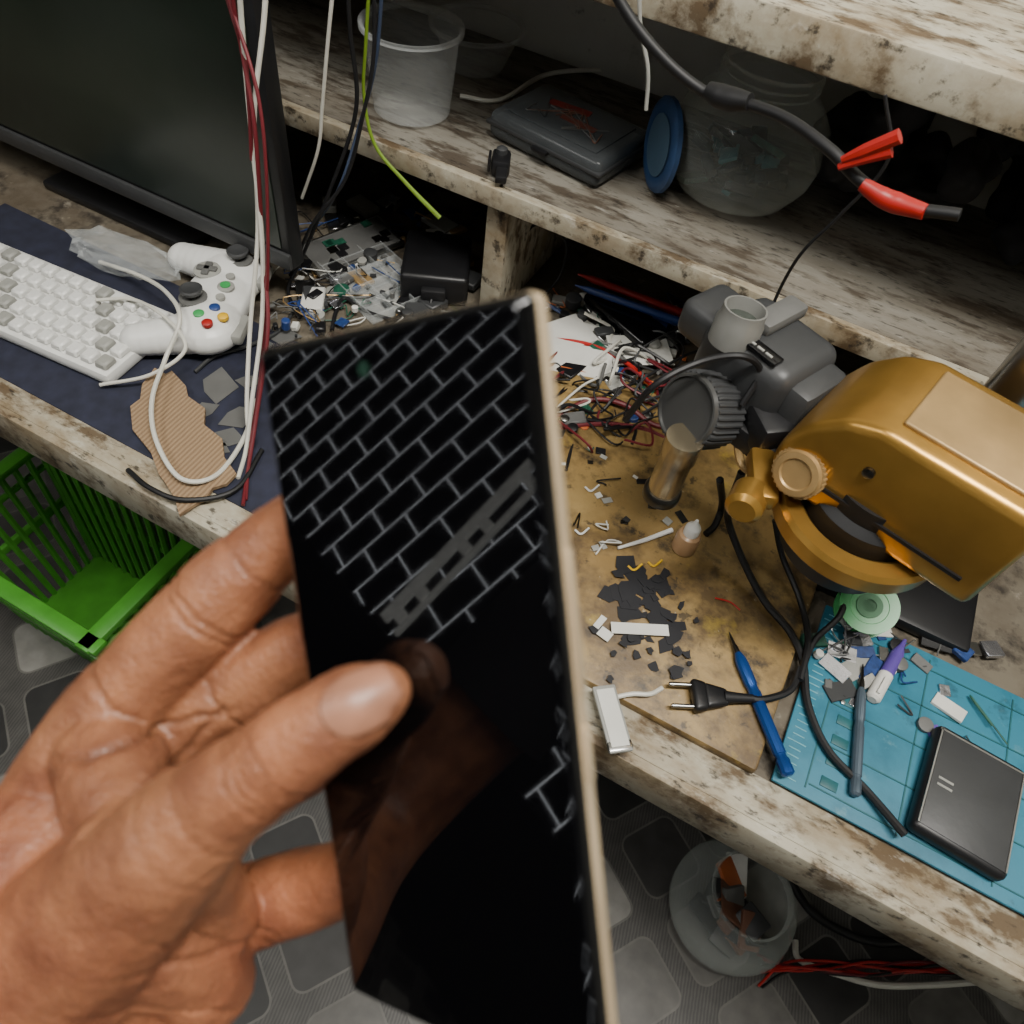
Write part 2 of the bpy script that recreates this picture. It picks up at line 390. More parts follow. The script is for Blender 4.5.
bp=N("ShaderNodeBump"); bp.inputs["Strength"].default_value=.65; bp.inputs["Distance"].default_value=.0010; n.links.new(ad,bp.inputs["Height"]); n.links.new(bp.outputs["Normal"],b.inputs["Normal"])
chains=[
 [(60,960,.205,.026),(110,905,.192,.021),(165,850,.182,.0165),(220,802,.1765,.0120),(275,762,.1725,.0113),(322,727,.1695,.0099),(355,706,.1695,.0095),(380,692,.1705,.0072)],
 [(60,820,.228,.020),(95,745,.224,.0160),(150,672,.222,.0138),(215,602,.220,.0134),(260,560,.2195,.0120),(300,526,.2165,.0108),(355,488,.2045,.0095)],
 [(60,860,.232,.020),(110,800,.234,.015),(190,718,.232,.0135),(255,676,.229,.0125),(320,642,.2235,.0112),(390,610,.2095,.0095)],
 [(80,920,.234,.018),(130,872,.240,.015),(215,802,.240,.0135),(290,765,.234,.012),(360,730,.2175,.0098)],
 [(110,990,.228,.018),(160,950,.236,.014),(235,912,.234,.0130),(305,890,.230,.0122),(375,868,.2205,.0095)],
 [(60,850,.222,.026),(70,930,.214,.030),(60,1010,.214,.031),(20,1110,.222,.030),(-60,1260,.235,.029),(-120,1380,.245,.030)],
 [(95,745,.224,.016),(110,800,.230,.018),(130,872,.234,.017),(150,950,.228,.018),(150,1010,.222,.019),(90,1080,.222,.024)],
 [(110,905,.2,.02),(150,930,.205,.019),(190,955,.214,.0155),(205,985,.220,.014)],
 [(165,850,.190,.014),(125,800,.203,.015),(110,760,.214,.015)],
 [(190,860,.19,.012),(200,890,.205,.012),(215,920,.215,.012)],
]
hb=MB()
for ch in chains:
    pts=[P(u,v,z) for u,v,z,_ in ch]; rs=[c[3] for c in ch]
    k=10; pp=crom(pts,k); 
    for i,p in enumerate(pp):
        t=i/(len(pp)-1)*(len(rs)-1); a_=min(int(t),len(rs)-2); r_=rs[a_]+(rs[a_+1]-rs[a_])*(t-a_)
        hb.sph(Matrix.Translation(p),r_,skin,16)
hand=hb.obj("palm_and_fingers")
remesh(hand,.0010,7,.5)
def ax(a,b_): return (P(*b_)-P(*a)).normalized()
cre=[]
t1=ax((220,802,.1765),(330,722,.1695))
for off in (-.0046,-.0024,0,.0022,.0044): cre.append((P(272,764,.1725)+t1*off,t1,.0007,.00055,.018))
cre.append((P(215,806,.177),t1,.0008,.0008,.016))
cre.append((P(190,830,.180),t1,.0008,.0009,.018))
t2=ax((150,672,.222),(260,560,.2195))
for off in (0,.003): cre.append((P(205,612,.220)+t2*off,t2,.0012,.0008,.018))
cre.append((P(258,562,.2195),t2,.0009,.0007,.015))
cre.append((P(135,690,.222),t2,.0014,.0010,.019))
t3=ax((190,718,.232),(255,676,.229)); cre.append((P(235,690,.23),t3,.0010,.0008,.018))
t5=ax((160,950,.236),(305,882,.23))
cre.append((P(265,896,.232),t5,.0010,.0008,.016)); cre.append((P(210,925,.234),t5,.0012,.0009,.016))
cre.append((P(150,780,.200),c2w((.75,.65,0)).normalized(),.0018,.0010,.030))
cre.append((P(140,740,.205),c2w((.2,.97,0)).normalized(),.0015,.0009,.028))
cre.append((P(175,930,.205),c2w((.35,-.9,.1)).normalized(),.0016,.0009,.032))
cre.append((P(140,975,.205),c2w((.5,-.85,.1)).normalized(),.0013,.0008,.032))
cre.append((P(170,890,.195),c2w((.8,-.5,.1)).normalized(),.0011,.0007,.028))
cre.append((P(145,880,.190),c2w((.3,.9,.1)).normalized(),.0009,.0006,.024))
me=hand.data; mw=Matrix.Translation(hand.location)
col=me.color_attributes.new("tone",'FLOAT_COLOR','POINT')
nrm=[v.normal.copy() for v in me.vertices]
for v in me.vertices:
    p=mw@v.co; c=1.0; disp=0
    wob=noise.noise(p*140)*.0012
    for (o,t,dep,wd,reach) in cre:
        dd=p-o
        if dd.length>reach: continue
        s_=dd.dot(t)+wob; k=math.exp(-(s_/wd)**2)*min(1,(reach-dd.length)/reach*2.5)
        disp+=dep*k; c-=.26*k  # crease shade also painted into the skin colour
    disp+=-noise.noise(p*70)*.0008-abs(noise.noise(p*230))*.00025
    v.co=v.co-nrm[v.index]*disp
    tone=noise.noise(p*28)*.5+.5
    pk=noise.noise(p*16+Vector((5,1,2)))*.16
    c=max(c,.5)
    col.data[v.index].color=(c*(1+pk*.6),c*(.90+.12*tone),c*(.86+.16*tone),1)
me.update()
hg=group("left_hand",hand.location)
hand.parent=hg; hand.matrix_parent_inverse=Matrix.Translation(hg.location).inverted()
# forearm, elbow and sleeve of the photographer's left arm (seen in the phone's reflection)
fa=MB(); ap=[(P(-90,1320,.24),.031),(Vector((-.16,-.22,.965)),.036),(Vector((-.235,-.325,.965)),.044),(Vector((-.262,-.365,1.02)),.050),(Vector((-.262,-.39,1.14)),.052)]
pp=crom([a_[0] for a_ in ap],12)
for i,p in enumerate(pp):
    t=i/(len(pp)-1)*4; k=min(int(t),3); fa.sph(Matrix.Translation(p),ap[k][1]+(ap[k+1][1]-ap[k][1])*(t-k),skin,16)
fo=fa.obj("forearm"); remesh(fo,.004,4)
ca=fo.data.color_attributes.new("tone",'FLOAT_COLOR','POINT')
for x in ca.data: x.color=(.95,.9,.85,1)
fo.parent=hg; fo.matrix_parent_inverse=Matrix.Translation(hg.location).inverted()
shirt=mat("dark_tshirt",(34,32,36),.9,bump=.4)
MB().tube([Vector((-.262,-.388,1.10)),Vector((-.258,-.40,1.2)),Vector((-.23,-.42,1.32)),Vector((-.17,-.44,1.42))],[.062,.066,.072,.08],shirt,20).obj("sleeve",hg)
# thumb nail
bv=BVHTree.FromPolygons([mw@v.co for v in me.vertices],[list(p.vertices) for p in me.polygons])
nc=P(357,702,.162); ndir=c2w((-.10,-.28,-1)).normalized()
ta=ax((322,727,.1695),(380,692,.1705)); ta=(ta-ndir*ta.dot(ndir)).normalized(); tb=ndir.cross(ta)
nv=[];nf=[];nu,nw=18,14
for i in range(nu+1):
    for j in range(nw+1):
        a_=i/nu*2-1; b_=j/nw*2-1
        wx=.0086*a_+.0004; sq=(1-abs(a_)**3*.30) if a_<0 else (1-abs(a_)**3*.16)
        wy=.0069*b_*sq; wx+=(.0020*(b_*b_) if a_<0 else -.0012*(b_*b_))*abs(a_)
        o=nc+ta*wx+tb*wy+ndir*.02
        hit=bv.ray_cast(o,-ndir)
        nv.append(hit[0]+ndir*(.0001+.0005*(1-b_*b_)*(1-.5*a_*a_)) if hit[0] else nc)
for i in range(nu):
    for j in range(nw):
        a_=i*(nw+1)+j; nf.append([a_,a_+nw+1,a_+nw+2,a_+1])
nailm=mat("nail",(146,102,80),.42,0,.16,120)
nb=MB(); nb.add(nv,nf,nailm); no_=nb.obj("thumb_nail",hg)
sm=no_.modifiers.new("s",'SMOOTH'); sm.iterations=3
so=no_.modifiers.new("so",'SOLIDIFY'); so.thickness=.0007; so.offset=0
# ------------------------------------------------------------ monitor
scr=grime("monitor_screen",(18,24,20),[((36,46,37),3,.35,.7,.8),((56,60,55),5,.5,.8,.5)],.28,(1,1,1),.0,.6)  # screen sheen painted in as paler noise patches
mon=group("computer_monitor",(-.78,.56,.98))
mx0,mx1=-1.09,-.515; my=.552
q=MB().box((mx1-mx0,.022,.36),Matrix.Translation(((mx0+mx1)/2,my+.011,.80+.18)),black,.004)
q.box((mx1-mx0-.2,.03,.22),Matrix.Translation(((mx0+mx1)/2,my+.034,.98)),black,.01); q.obj("housing",mon)
MB().box((mx1-mx0-.024,.002,.322),Matrix.Translation(((mx0+mx1)/2,my-.0006,.987)),scr).obj("screen",mon)
MB().box((mx1-mx0,.006,.02),Matrix.Translation(((mx0+mx1)/2,my-.002,.812)),dgray,.002).obj("lower_bezel",mon)
MB().box((.05,.02,.14),Matrix.Translation(((mx0+mx1)/2,my+.05,.83)),black,.004).box((.24,.1,.012),Matrix.Translation(((mx0+mx1)/2,my+.05,TZ+.0065)),black,.004).obj("stand",mon)
# ------------------------------------------------------------ mouse mat, keyboard, controller
MB().box((.62,.215,.003),Matrix.Translation((-.62,.392,TZ+.002)),navy,.001).obj("desk_mat")
q=MB()
for (u,v,s_) in ((215,385,.028),(238,415,.022),(205,412,.016),(285,335,.02),(225,440,.02),(262,345,.014),(250,380,.015),(218,450,.012)):
    p=T(u,v,.004); q.prism([(-s_,-s_*.3),(0,-s_*.9),(s_,0),(s_*.2,s_*.5),(-s_*.4,s_*.3)],.0006,TR(p,random.uniform(0,360)),gray)
q.obj("paper_scraps")
kb=T(100,340,.004); q=MB(); KX=TR((kb.x-.085,kb.y,TZ+.0125),4)
q.box((.29,.115,.016),KX,white,.005)
for i in range(15):
    for j in range(5): q.box((.0160,.0180,.008),KX@Matrix.Translation((-.132+i*.0189,-.043+j*.0212,.0115)),lgray if (i+j)%7==0 else white,.002,1,.85)
q.obj("computer_keyboard")
gc=T(216,305,.02); GX=TR((gc.x+.002,gc.y+.002,TZ+.027),-66)@Matrix.Scale(1.12,4)
q=MB()
q.sph(GX,(.056,.034,.019),white)
for s_ in (-1,1):
    q.sph(GX@Matrix.Translation((s_*.040,.004,0)),(.036,.034,.020),white)
    for k in range(7):
        t=k/6; q.sph(GX@Matrix.Translation((s_*(.050+.016*t),-.004-.052*t,-.001-.004*t)),(.023-.006*t,.022-.005*t,.019-.004*t),white)
q.box((.085,.03,.02),GX@Matrix.Translation((0,.018,0)),white,.006)
gco=q.obj("shell"); remesh(gco,.0016,6); gg=group("game_controller",gc)
gco.parent=gg; gco.matrix_parent_inverse=Matrix.Translation(gg.location).inverted()
q=MB()
def stick(x,y): 
    q.lathe([(.0135,0),(.0135,.002),(.011,.003)],GX@Matrix.Translation((x,y,.0165)),gray,24)
    q.lathe([(.005,0),(.005,.006),(.0105,.008),(.0110,.011),(.009,.012),(.007,.0112)],GX@Matrix.Translation((x,y,.017)),dgray,24)
stick(-.046,.012); stick(.022,-.013)
q.lathe([(.0135,0),(.0135,.002),(.011,.0026)],GX@Matrix.Translation((-.022,-.013,.0165)),lgray,24)
q.box((.020,.007,.004),GX@Matrix.Translation((-.022,-.013,.0195)),gray,.001).box((.007,.020,.004),GX@Matrix.Translation((-.022,-.013,.0195)),gray,.001)
for dx,dy,mq in((0,.0115,yellow),(0,-.0115,green),(.0115,0,red),(-.0115,0,bluep)):
    q.lathe([(.0052,0),(.0052,.003),(.0035,.0042),(.0001,.0045)],GX@Matrix.Translation((.046+dx,.012+dy,.0175)),mq,18)
q.lathe([(.0085,0),(.0085,.002),(.006,.0032),(.0001,.0035)],GX@Matrix.Translation((0,.012,.0165)),lgray,20)
q.lathe([(.005,.003),(.005,.0042),(.0001,.0044)],GX@Matrix.Translation((0,.012,.0165)),green,20)
q.lathe([(.0045,0),(.0045,.003),(.0001,.003)],GX@Matrix.Translation((-.016,.012,.0165)),lgray,14).lathe([(.0045,0),(.0045,.003),(.0001,.003)],GX@Matrix.Translation((.017,.012,.0165)),lgray,14)
for s_ in(-1,1): q.box((.035,.012,.012),GX@Matrix.Translation((s_*.042,.036,.002)),lgray,.004)
q.obj("sticks_and_buttons",gg)
# cardboard
cdm,n,b=nt("corrugated_cardboard")
tc=N("ShaderNodeTexCoord"); wv=N("ShaderNodeTexWave"); wv.inputs["Scale"].default_value=70; wv.inputs["Distortion"].default_value=1; n.links.new(tc.outputs["Object"],wv.inputs["Vector"])
rp=N("ShaderNodeValToRGB"); rp.color_ramp.elements[0].color=lin((130,106,80)); rp.color_ramp.elements[1].color=lin((152,127,98)); n.links.new(wv.outputs["Fac"],rp.inputs["Fac"])
n.links.new(rp.outputs["Color"],b.inputs["Base Color"]); b.inputs["Roughness"].default_value=.85
bp=N("ShaderNodeBump"); bp.inputs["Strength"].default_value=.4; bp.inputs["Distance"].default_value=.002; n.links.new(wv.outputs["Fac"],bp.inputs["Height"]); n.links.new(bp.outputs["Normal"],b.inputs["Normal"])
out=[(155,368),(166,374),(172,371),(186,386),(188,396),(205,408),(204,424),(222,438),(224,456),(236,472),(226,482),(212,486),(205,496),(192,503),(178,512),(174,496),(164,480),(158,472),(150,450),(132,428),(130,405),(140,398),(142,384)]
cp=[T(u,v,.012) for u,v in out]; cc=sum(cp,Vector())/len(cp)
MB().prism([(p.x-cc.x,p.y-cc.y) for p in cp],.004,TR((cc.x,cc.y,TZ+.0065),0,2,0),cdm).obj("cardboard_piece")
# ------------------------------------------------------------ green slatted basket on the floor below the bench edge
bp_=A(188,548,.30); bw,bd,bh=.34,.22,.30
cxb,cyb=bp_.x-bw/2-.01,bp_.y-bd/2+.03
bk_=group("plastic_basket",(cxb,cyb,.15))
q=MB(); BX=Matrix.Translation((cxb,cyb,0))
q.box((bw-.05,bd-.05,.008),BX@Matrix.Translation((0,0,.006)),chairg,.002); q.obj("bottom",bk_)
q=MB()
for s_ in(-1,1):
    for i in range(13):
        f=-1+i/6; q.tube([(cxb+f*(bw-.06)/2,cyb+s_*(bd-.05)/2,.006),(cxb+f*(bw-.01)/2,cyb+s_*bd/2,bh)],.006,chairg,6,smooth=False)
    for i in range(9):
        f=-1+i/4; q.tube([(cxb+s_*(bw-.05)/2,cyb+f*(bd-.06)/2,.006),(cxb+s_*bw/2,cyb+f*(bd-.01)/2,bh)],.006,chairg,6,smooth=False)
q.obj("slats",bk_)
q=MB()
for zz,hh,ex in ((bh,.014,.022),(bh*.55,.018,.006),(bh-.045,.010,.006)):
    f=(ex-.02) if zz<bh*.6 else ex
    for s_ in(-1,1):
        q.box((bw+f*2+.012,.010 if zz<bh else .026,hh),Matrix.Translation((cxb,cyb+s_*(bd/2+f*.3),zz)),chairg,.003)
        q.box((.010 if zz<bh else .026,bd+f*2,hh),Matrix.Translation((cxb+s_*(bw/2+f*.3),cyb,zz)),chairg,.003)
q.obj("rims",bk_)
# ------------------------------------------------------------ shelf contents
def tub(loc,r0,r1,h,m,wall=.002):
    q=MB(); q.cap=False
    q.lathe([(.0001,.001),(r0*.9,.001),(r0,.004),(r1,h),(r1+.004,h+.001),(r1+.004,h-.004),(r1-wall,h-.004)],TR(loc),m,40)
    return q
p=S(412,112); tub((p.x,p.y,SZ+.001),.043,.052,.09,G).obj("plastic_tub")
p=S(468,66); tub((p.x+.01,p.y,SZ+.001),.035,.055,.05,G).obj("plastic_bowl")
p=S(567,148); X=TR((p.x,p.y,SZ+.017),-10)
bxg=group("plastic_case",p)
q=MB().box((.150,.105,.030),X,G3,.008,3); q.obj("case_shell",bxg)
q=MB().box((.154,.109,.004),X@Matrix.Translation((0,0,.002)),dgray,.0015); q.box((.12,.08,.0012),X@Matrix.Translation((0,0,.0156)),G3,.0004)
q.box((.05,.012,.0008),X@Matrix.Translation((-.015,.018,.0166))@TR((0,0,0),12),mat("faded_red",(120,44,36),.5)).box((.045,.010,.0008),X@Matrix.Translation((.012,-.004,.0166)),mat("dull_red",(104,52,42),.5)).box((.02,.01,.004),X@Matrix.Translation((0,-.055,0)),black,.001)
for i in range(9): q.tube([X@Vector((random.uniform(-.05,.05),random.uniform(-.03,.03),.0168)) for _ in range(3)],.0007,random.choice([gray,brownp,dgray]),5,5)
q.obj("lid_label",bxg)
p=S(500,172); q=MB(); X=TR((p.x,p.y,SZ+.010),25)
q.box((.020,.030,.018),X,black,.004).box((.012,.022,.008),X@Matrix.Translation((.002,-.024,0)),blackr,.002).lathe([(.006,0),(.006,.006),(.003,.008)],X@Matrix.Translation((0,.004,.008)),dgray,16).box((.003,.02,.014),X@Matrix.Translation((-.012,-.006,.004)),black,.001)
q.obj("clip_on_lens")
p=S(712,205); JX=TR((p.x+.008,p.y+.035,SZ+.001))
jg=group("glass_jar",p); q=MB(); q.cap=False
jp=[(.0001,.002),(.045,.002),(.062,.010),(.077,.034),(.081,.058),(.076,.084),(.062,.102),(.050,.110),(.047,.116),(.051,.120),(.047,.124),(.051,.128),(.047,.132),(.050,.137)]
q.lathe(jp,JX,G2,48); q.obj("jar_body",jg)
q=MB()
for i in range(60):
    a_=random.uniform(0,6.28); r_=random.uniform(0,.052)
    q.box((random.uniform(.01,.04),random.uniform(.008,.024),random.uniform(.004,.012)),JX@Matrix.Translation((r_*math.cos(a_),r_*math.sin(a_),random.uniform(.012,.055)))@TR((0,0,0),random.uniform(0,360),random.uniform(-40,40)),random.choice([pcbm,dgray,black,black,tealD,black]),.001)
q.obj("jar_contents",jg)
p=S(652,188); q=MB(); LX=frame((p.x-.004,p.y-.002,SZ+.047),c2w((-.975,.05,-.20)))
q.lathe([(.0001,0),(.030,0),(.032,.001),(.041,.001),(.044,.0),(.0455,-.001),(.0455,-.006),(.044,-.006),(.043,-.002)],LX,lidb,80,40,.012); 
q.lathe([(.030,.0012),(.030,.0018),(.0001,.0018)],LX,mat("dark_blue",(74,98,118),.4),30); q.obj("jar_lid")
def blobs(name,items,m,vox=.004,it=4,amp=.012):
    q=MB()
    for X,rad in items: q.sph(X,rad,m,14)
    o=q.obj(name); remesh(o,vox,it); me=o.data
    nn_=[v.normal.copy() for v in me.vertices]
    for v in me.vertices: v.co=v.co+nn_[v.index]*(noise.noise(v.co*38)*amp+abs(noise.noise(v.co*17+Vector((3,3,3))))*amp*1.2-amp*.5)
    me.update(); return o
p=S(845,240); it=[]
for i in range(26): it.append((Matrix.Translation((p.x+random.uniform(-.045,.17),p.y+random.uniform(.02,.15),SZ+random.uniform(.035,.11))),(random.uniform(.02,.04),random.uniform(.02,.04),random.uniform(.018,.03))))
bagm=mat("black_fabric",(26,25,27),.75,var=.3,bump=.6,bscale=40)
bo=blobs("black_bag",it,bagm)
for v in bo.data.vertices:
    zz=v.co.z+bo.location.z
    if zz<SZ+.001: v.co.z=SZ+.001-bo.location.z
# ------------------------------------------------------------ hanging cables
hc=[
 ("white_cable",[V(236,-60,.5),V(243,40,.5),V(252,140,.485),V(262,240,.46),V(262,320,.43),T(252,400,.04),T(246,450,.006),T(238,478,.006)],.0022,cwhite),
 ("white_cable.001",[V(268,-60,.52),V(264,20,.51),V(254,120,.49),V(258,230,.465),V(250,330,.42),T(247,410,.03),T(252,445,.006)],.0022,cwhite),
 ("headphone_cable",[T(100,262,.012),T(140,276,.03),T(166,292,.045),T(180,318,.055),T(165,360,.03),T(152,400,.025),T(156,440,.02),T(180,478,.018),T(215,476,.012),T(243,440,.008),T(256,400,.006)],.0024,cwhite),
 ("keyboard_cable",[T(96,300,.03),T(135,300,.035),T(170,322,.05),T(185,350,.04),T(150,375,.02),T(100,385,.01)],.002,cwhite),
 ("maroon_cable",[V(222,-60,.5),V(240,40,.5),V(255,130,.48),V(263,250,.46),V(268,330,.42),T(256,420,.03),T(248,470,.008),T(243,505,.008)],.0019,maroon),
 ("maroon_cable.001",[V(205,-60,.51),V(236,20,.5),V(262,120,.48),V(268,260,.45),T(262,360,.05),T(250,450,.012),T(246,500,.006)],.0016,maroon),
 ("maroon_cable.002",[V(215,-60,.52),V(228,0,.51),V(243,50,.5),V(249,100,.49),V(252,160,.48)],.002,maroon),
 ("gray_cable",[T(195,372,.006),T(215,356,.008),T(250,345,.008),T(280,330,.006),T(300,300,.006)],.0022,dgray),
 ("gray_cable.001",[T(128,470,.006),T(150,488,.012),T(185,500,.012),T(235,490,.008),T(262,450,.006)],.0026,blackr),
 ("black_cable",[V(345,-60,.62),V(350,30,.62),V(356,110,.62),V(330,190,.60),T(300,262,.03),T(288,290,.006),T(300,318,.006)],.0022,blackr),
 ("black_cable.001",[V(372,-60,.62),V(374,50,.62),V(362,120,.61),V(345,180,.6),V(312,225,.58),T(290,275,.01)],.002,blackr),
 ("blue_cable",[V(385,-60,.63),V(376,60,.63),V(358,130,.62),V(338,190,.6),T(310,232,.03)],.0018,mat("slate_cable",(50,62,84),.5)),
 ("white_cable.002",[V(338,-60,.60),V(328,40,.6),V(322,110,.6),V(318,150,.6),V(302,198,.6)],.0018,cwhite),
 ("lime_cable",[V(372,-60,.66),V(366,40,.66),V(364,95,.66),V(375,145,.655),V(405,182,.655),V(440,218,.655)],[.0018,.0018,.0018,.0022,.0028],lime),
 ("antenna_wire",[V(640,-60,.66),V(640,20,.66),V(648,70,.66),V(646,110,.66)],.0018,lgray),
 ("usb_cable",[S(460,96,.003),S(500,100,.003),S(545,75,.003),S(600,70,.004),S(640,75,.003)],.0028,cwhite),
]
for a_ in hc: cable(*a_)
# probe lead with red clip
pl=group("test_lead",V(740,100,.58))
MB().tube([V(590,-60,.6),V(625,10,.6),V(665,60,.6),V(705,92,.6),V(735,100,.595),V(785,118,.58),V(830,150,.56),V(860,180,.55),V(900,205,.545),V(960,215,.54)],.0042,blackr,10).obj("lead",pl)
MB().tube([V(708,90,.6),V(725,98,.596),V(750,102,.59)],[.0062,.0085,.0085,.006],blackr,12).obj("strain_relief",pl)
q=MB().tube([V(862,184,.548),V(880,196,.546),V(896,203,.545),V(925,212,.54)],[.0045,.0064,.007,.005],red,12); q.obj("red_plug",pl)
q=MB(); a_=V(842,160,.545); b_=V(900,136,.545)
q.tube([a_,a_.lerp(b_,.4),b_],[.0025,.0045,.005],red,8).tube([a_+Vector((0,0,-.005)),a_.lerp(b_,.5)+Vector((0,0,-.007)),b_+Vector((0,0,-.010))],[.0025,.0035,.004],red,8); q.obj("crocodile_clip",pl)
cable("thin_black_wire",[V(885,95,.6),V(888,160,.6),V(840,215,.6),V(800,255,.6),V(775,300,.6),V(768,330,.58)],.0014,blackr)
# ------------------------------------------------------------ items on the bench (left of divider)
p=T(437,262,.03); q=MB(); X=TR((p.x,p.y,TZ+.022),27)
q.box((.082,.095,.040),X,black,.006,3).box((.03,.012,.014),X@Matrix.Translation((0,-.052,0)),blackr,.003); q.obj("power_adapter")
cable("adapter_cable",[T(432,298,.018),T(428,312,.008),T(418,326,.005),T(400,322,.005),T(368,312,.006),T(345,298,.008),T(336,312,.006),T(332,330,.005)],.0024,blackr)
def organizer():
    p=T(372,282); X=TR((p.x,p.y,TZ+.008),-22); q=MB(); q.box((.14,.09,.003),X@Matrix.Translation((0,0,-.005)),G)
    for i in range(6): q.box((.0015,.09,.012),X@Matrix.Translation((-.07+i*.028,0,.001)),G)
    for j in range(4): q.box((.14,.0015,.012),X@Matrix.Translation((0,-.045+j*.03,.001)),G)
    for i in range(22): q.box((.008,.005,.002),X@Matrix.Translation((random.uniform(-.06,.06),random.uniform(-.04,.04),-.001))@TR((0,0,0),random.uniform(0,360)),random.choice([metal,pcbm,gray,dgray]))
    q.obj("parts_organizer")
organizer()
p=T(350,240,.02); X=TR((p.x,p.y,TZ+.012),-20,0,8); q=MB()
q.box((.060,.130,.006),X,metal,.003).box((.052,.12,.002),X@Matrix.Translation((0,0,.003)),gray,.001)
for i in range(10): q.box((.010,.012,.002),X@Matrix.Translation((random.uniform(-.02,.02),random.uniform(-.05,.05),.0045)),random.choice([dmetal,pcbm,black,shiny]))
q.obj("phone_chassis")
q=MB(); bm=bmesh.new(); bmesh.ops.create_icosphere(bm,subdivisions=3,radius=1)
p=T(155,238,.02)
for v in bm.verts: v.co=v.co*(1+.35*noise.noise(v.co*3))
bm.verts.index_update(); q.add([Vector((v.co.x*.07,v.co.y*.028,v.co.z*.018)) for v in bm.verts],[[v.index for v in f.verts] for f in bm.faces],G,TR((p.x,.49,TZ+.022),10)); bm.free(); q.obj("plastic_bag",None,5)
def inpoly(x,y,po):
    c=False;j=len(po)-1
    for i in range(len(po)):
        if (po[i][1]>y)!=(po[j][1]>y) and x<(po[j][0]-po[i][0])*(y-po[i][1])/(po[j][1]-po[i][1])+po[i][0]: c=not c
        j=i
    return c
def scatter(name,po,nn,mats,z=TZ,big=.02,hmax=.012,zr=.006):
    q=MB(); us=[a[0] for a in po]; vs_=[a[1] for a in po]; k=0
    while k<nn:
        u=random.uniform(min(us),max(us)); v=random.uniform(min(vs_),max(vs_))
        if not inpoly(u,v,po): continue
        k+=1; p=A(u,v,z); s_=random.uniform(.25,1)**2*big+.003; h=random.uniform(.001,hmax)*min(1,s_/.012)
        X=TR((p.x,p.y,z+h/2+random.uniform(.0005,zr)),random.uniform(0,360),random.uniform(-8,8),random.uniform(-8,8)); m=random.choice(mats); ty=random.random()
        if ty<.55: q.box((s_*random.uniform(.6,2),s_,h),X,m,h*.15,1)
        elif ty<.75: q.lathe([(s_*.4,0),(s_*.4,h),(s_*.3,h*1.1)],X,m,14)
        else:
            pts=[(random.uniform(-1,1)*s_*2,random.uniform(-1,1)*s_*2,random.uniform(0,.006)) for _ in range(4)]
            q.tube([X@Vector(a) for a in pts],.0008,m,6,5)
    q.obj(name)
mix=[pcbm,pcbb,metal,dgray,black,lgray,paper,black,gray,shiny,black,dgray]
scatter("electronic_scrap",[(540,300),(600,290),(700,320),(680,380),(640,430),(560,450),(545,380)],160,mix+[orange,dmetal],big=.024)
scatter("electronic_scrap.001",[(310,215),(400,200),(470,230),(470,310),(420,330),(300,320),(290,265)],140,mix+[goldl],big=.026)
scatter("electronic_scrap.002",[(560,440),(640,440),(650,480),(720,560),(600,560),(560,500)],26,[dmetal,black,paper,lgray],z=BZ,big=.006,hmax=.003,zr=.0008)
scatter("electronic_scrap.003",[(790,600),(990,640),(990,760),(830,700)],50,mix+[purple],z=TZ+.006,big=.016,hmax=.006,zr=.001)
scatter("electronic_scrap.004",[(700,300),(1000,420),(1000,560),(900,600),(760,480)],60,mix,big=.02)
scatter("electronic_scrap.005",[(270,300),(330,290),(345,325),(275,350)],22,mix+[bluep],z=TZ+.004,big=.014)
q=MB()
for i in range(32):
    u=random.uniform(560,680); v=random.uniform(310,430); pts=[]
    for k in range(6):
        u+=random.uniform(-35,38); v+=random.uniform(-22,24); u=min(max(u,545),735); v=min(max(v,296),455); pts.append(T(u,v,random.uniform(.004,.03)))
    q.tube(pts,random.choice([.0011,.0014,.002]),random.choice([blackr,blackr,black,blackr,cwhite,maroon,gray,dgray]),6,7)
q.obj("wire_tangle")
for i,(pts,m) in enumerate([([T(545,338,.01),T(590,345,.012),T(625,362,.015),T(655,388,.02)],red),([T(560,428,.012),T(600,424,.014),T(640,428,.012),T(668,440,.01)],maroon),([T(550,420,.01),T(590,400,.015),T(625,405,.02),T(655,425,.015),T(700,430,.015)],mat("dark_red_cable",(100,30,34),.5))]):
    cable("red_cable" if i==0 else "red_cable.%03d"%i,pts,.0028,m)
def pen(name,a,b_,r_,m,m2,tip=.02):
    a=Vector(a);b_=Vector(b_); ln=(b_-a).length; X=frame(a,b_-a)
    q=MB().lathe([(.0001,0),(r_*.25,0),(r_*.5,tip*.5),(r_,tip),(r_,ln*.6)],X,m,16); q.cap=True
    q.lathe([(r_*1.08,ln*.6),(r_*1.1,ln*.97),(r_*.7,ln)],X,m2,16); q.box((r_*.5,r_*.4,ln*.25),X@Matrix.Translation((0,r_*1.3,ln*.82)),m2,r_*.1); q.obj(name)
pen("ballpoint_pen",T(575,285,.03),T(690,325,.03),.0045,bluep,bluep)
pen("ballpoint_pen.001",T(578,274,.033),T(688,315,.033),.0045,red,red)
q=MB().box((.11,.05,.022),TR(T(625,318,.012),-24),blackg,.006,3); q.obj("black_glasses_case")
q=MB()
for u,v,yw in((580,360,20),(562,335,60),(600,345,-10),(640,350,35)): q.box((.075,.05,.0006),TR(T(u,v,.010+.003*random.random()),yw,2),paper)
q.obj("paper_labels")
cable("black_cable.002",[T(520,250,.06),T(535,225,.09),T(565,240,.07),T(560,275,.03),T(540,300,.008)],.0016,blackr)
cable("black_cable.003",[T(800,330,.05),T(760,345,.03),T(700,350,.02),T(640,380,.015),T(600,400,.012),T(575,440,.01),T(566,470,.015)],.0018,blackr)
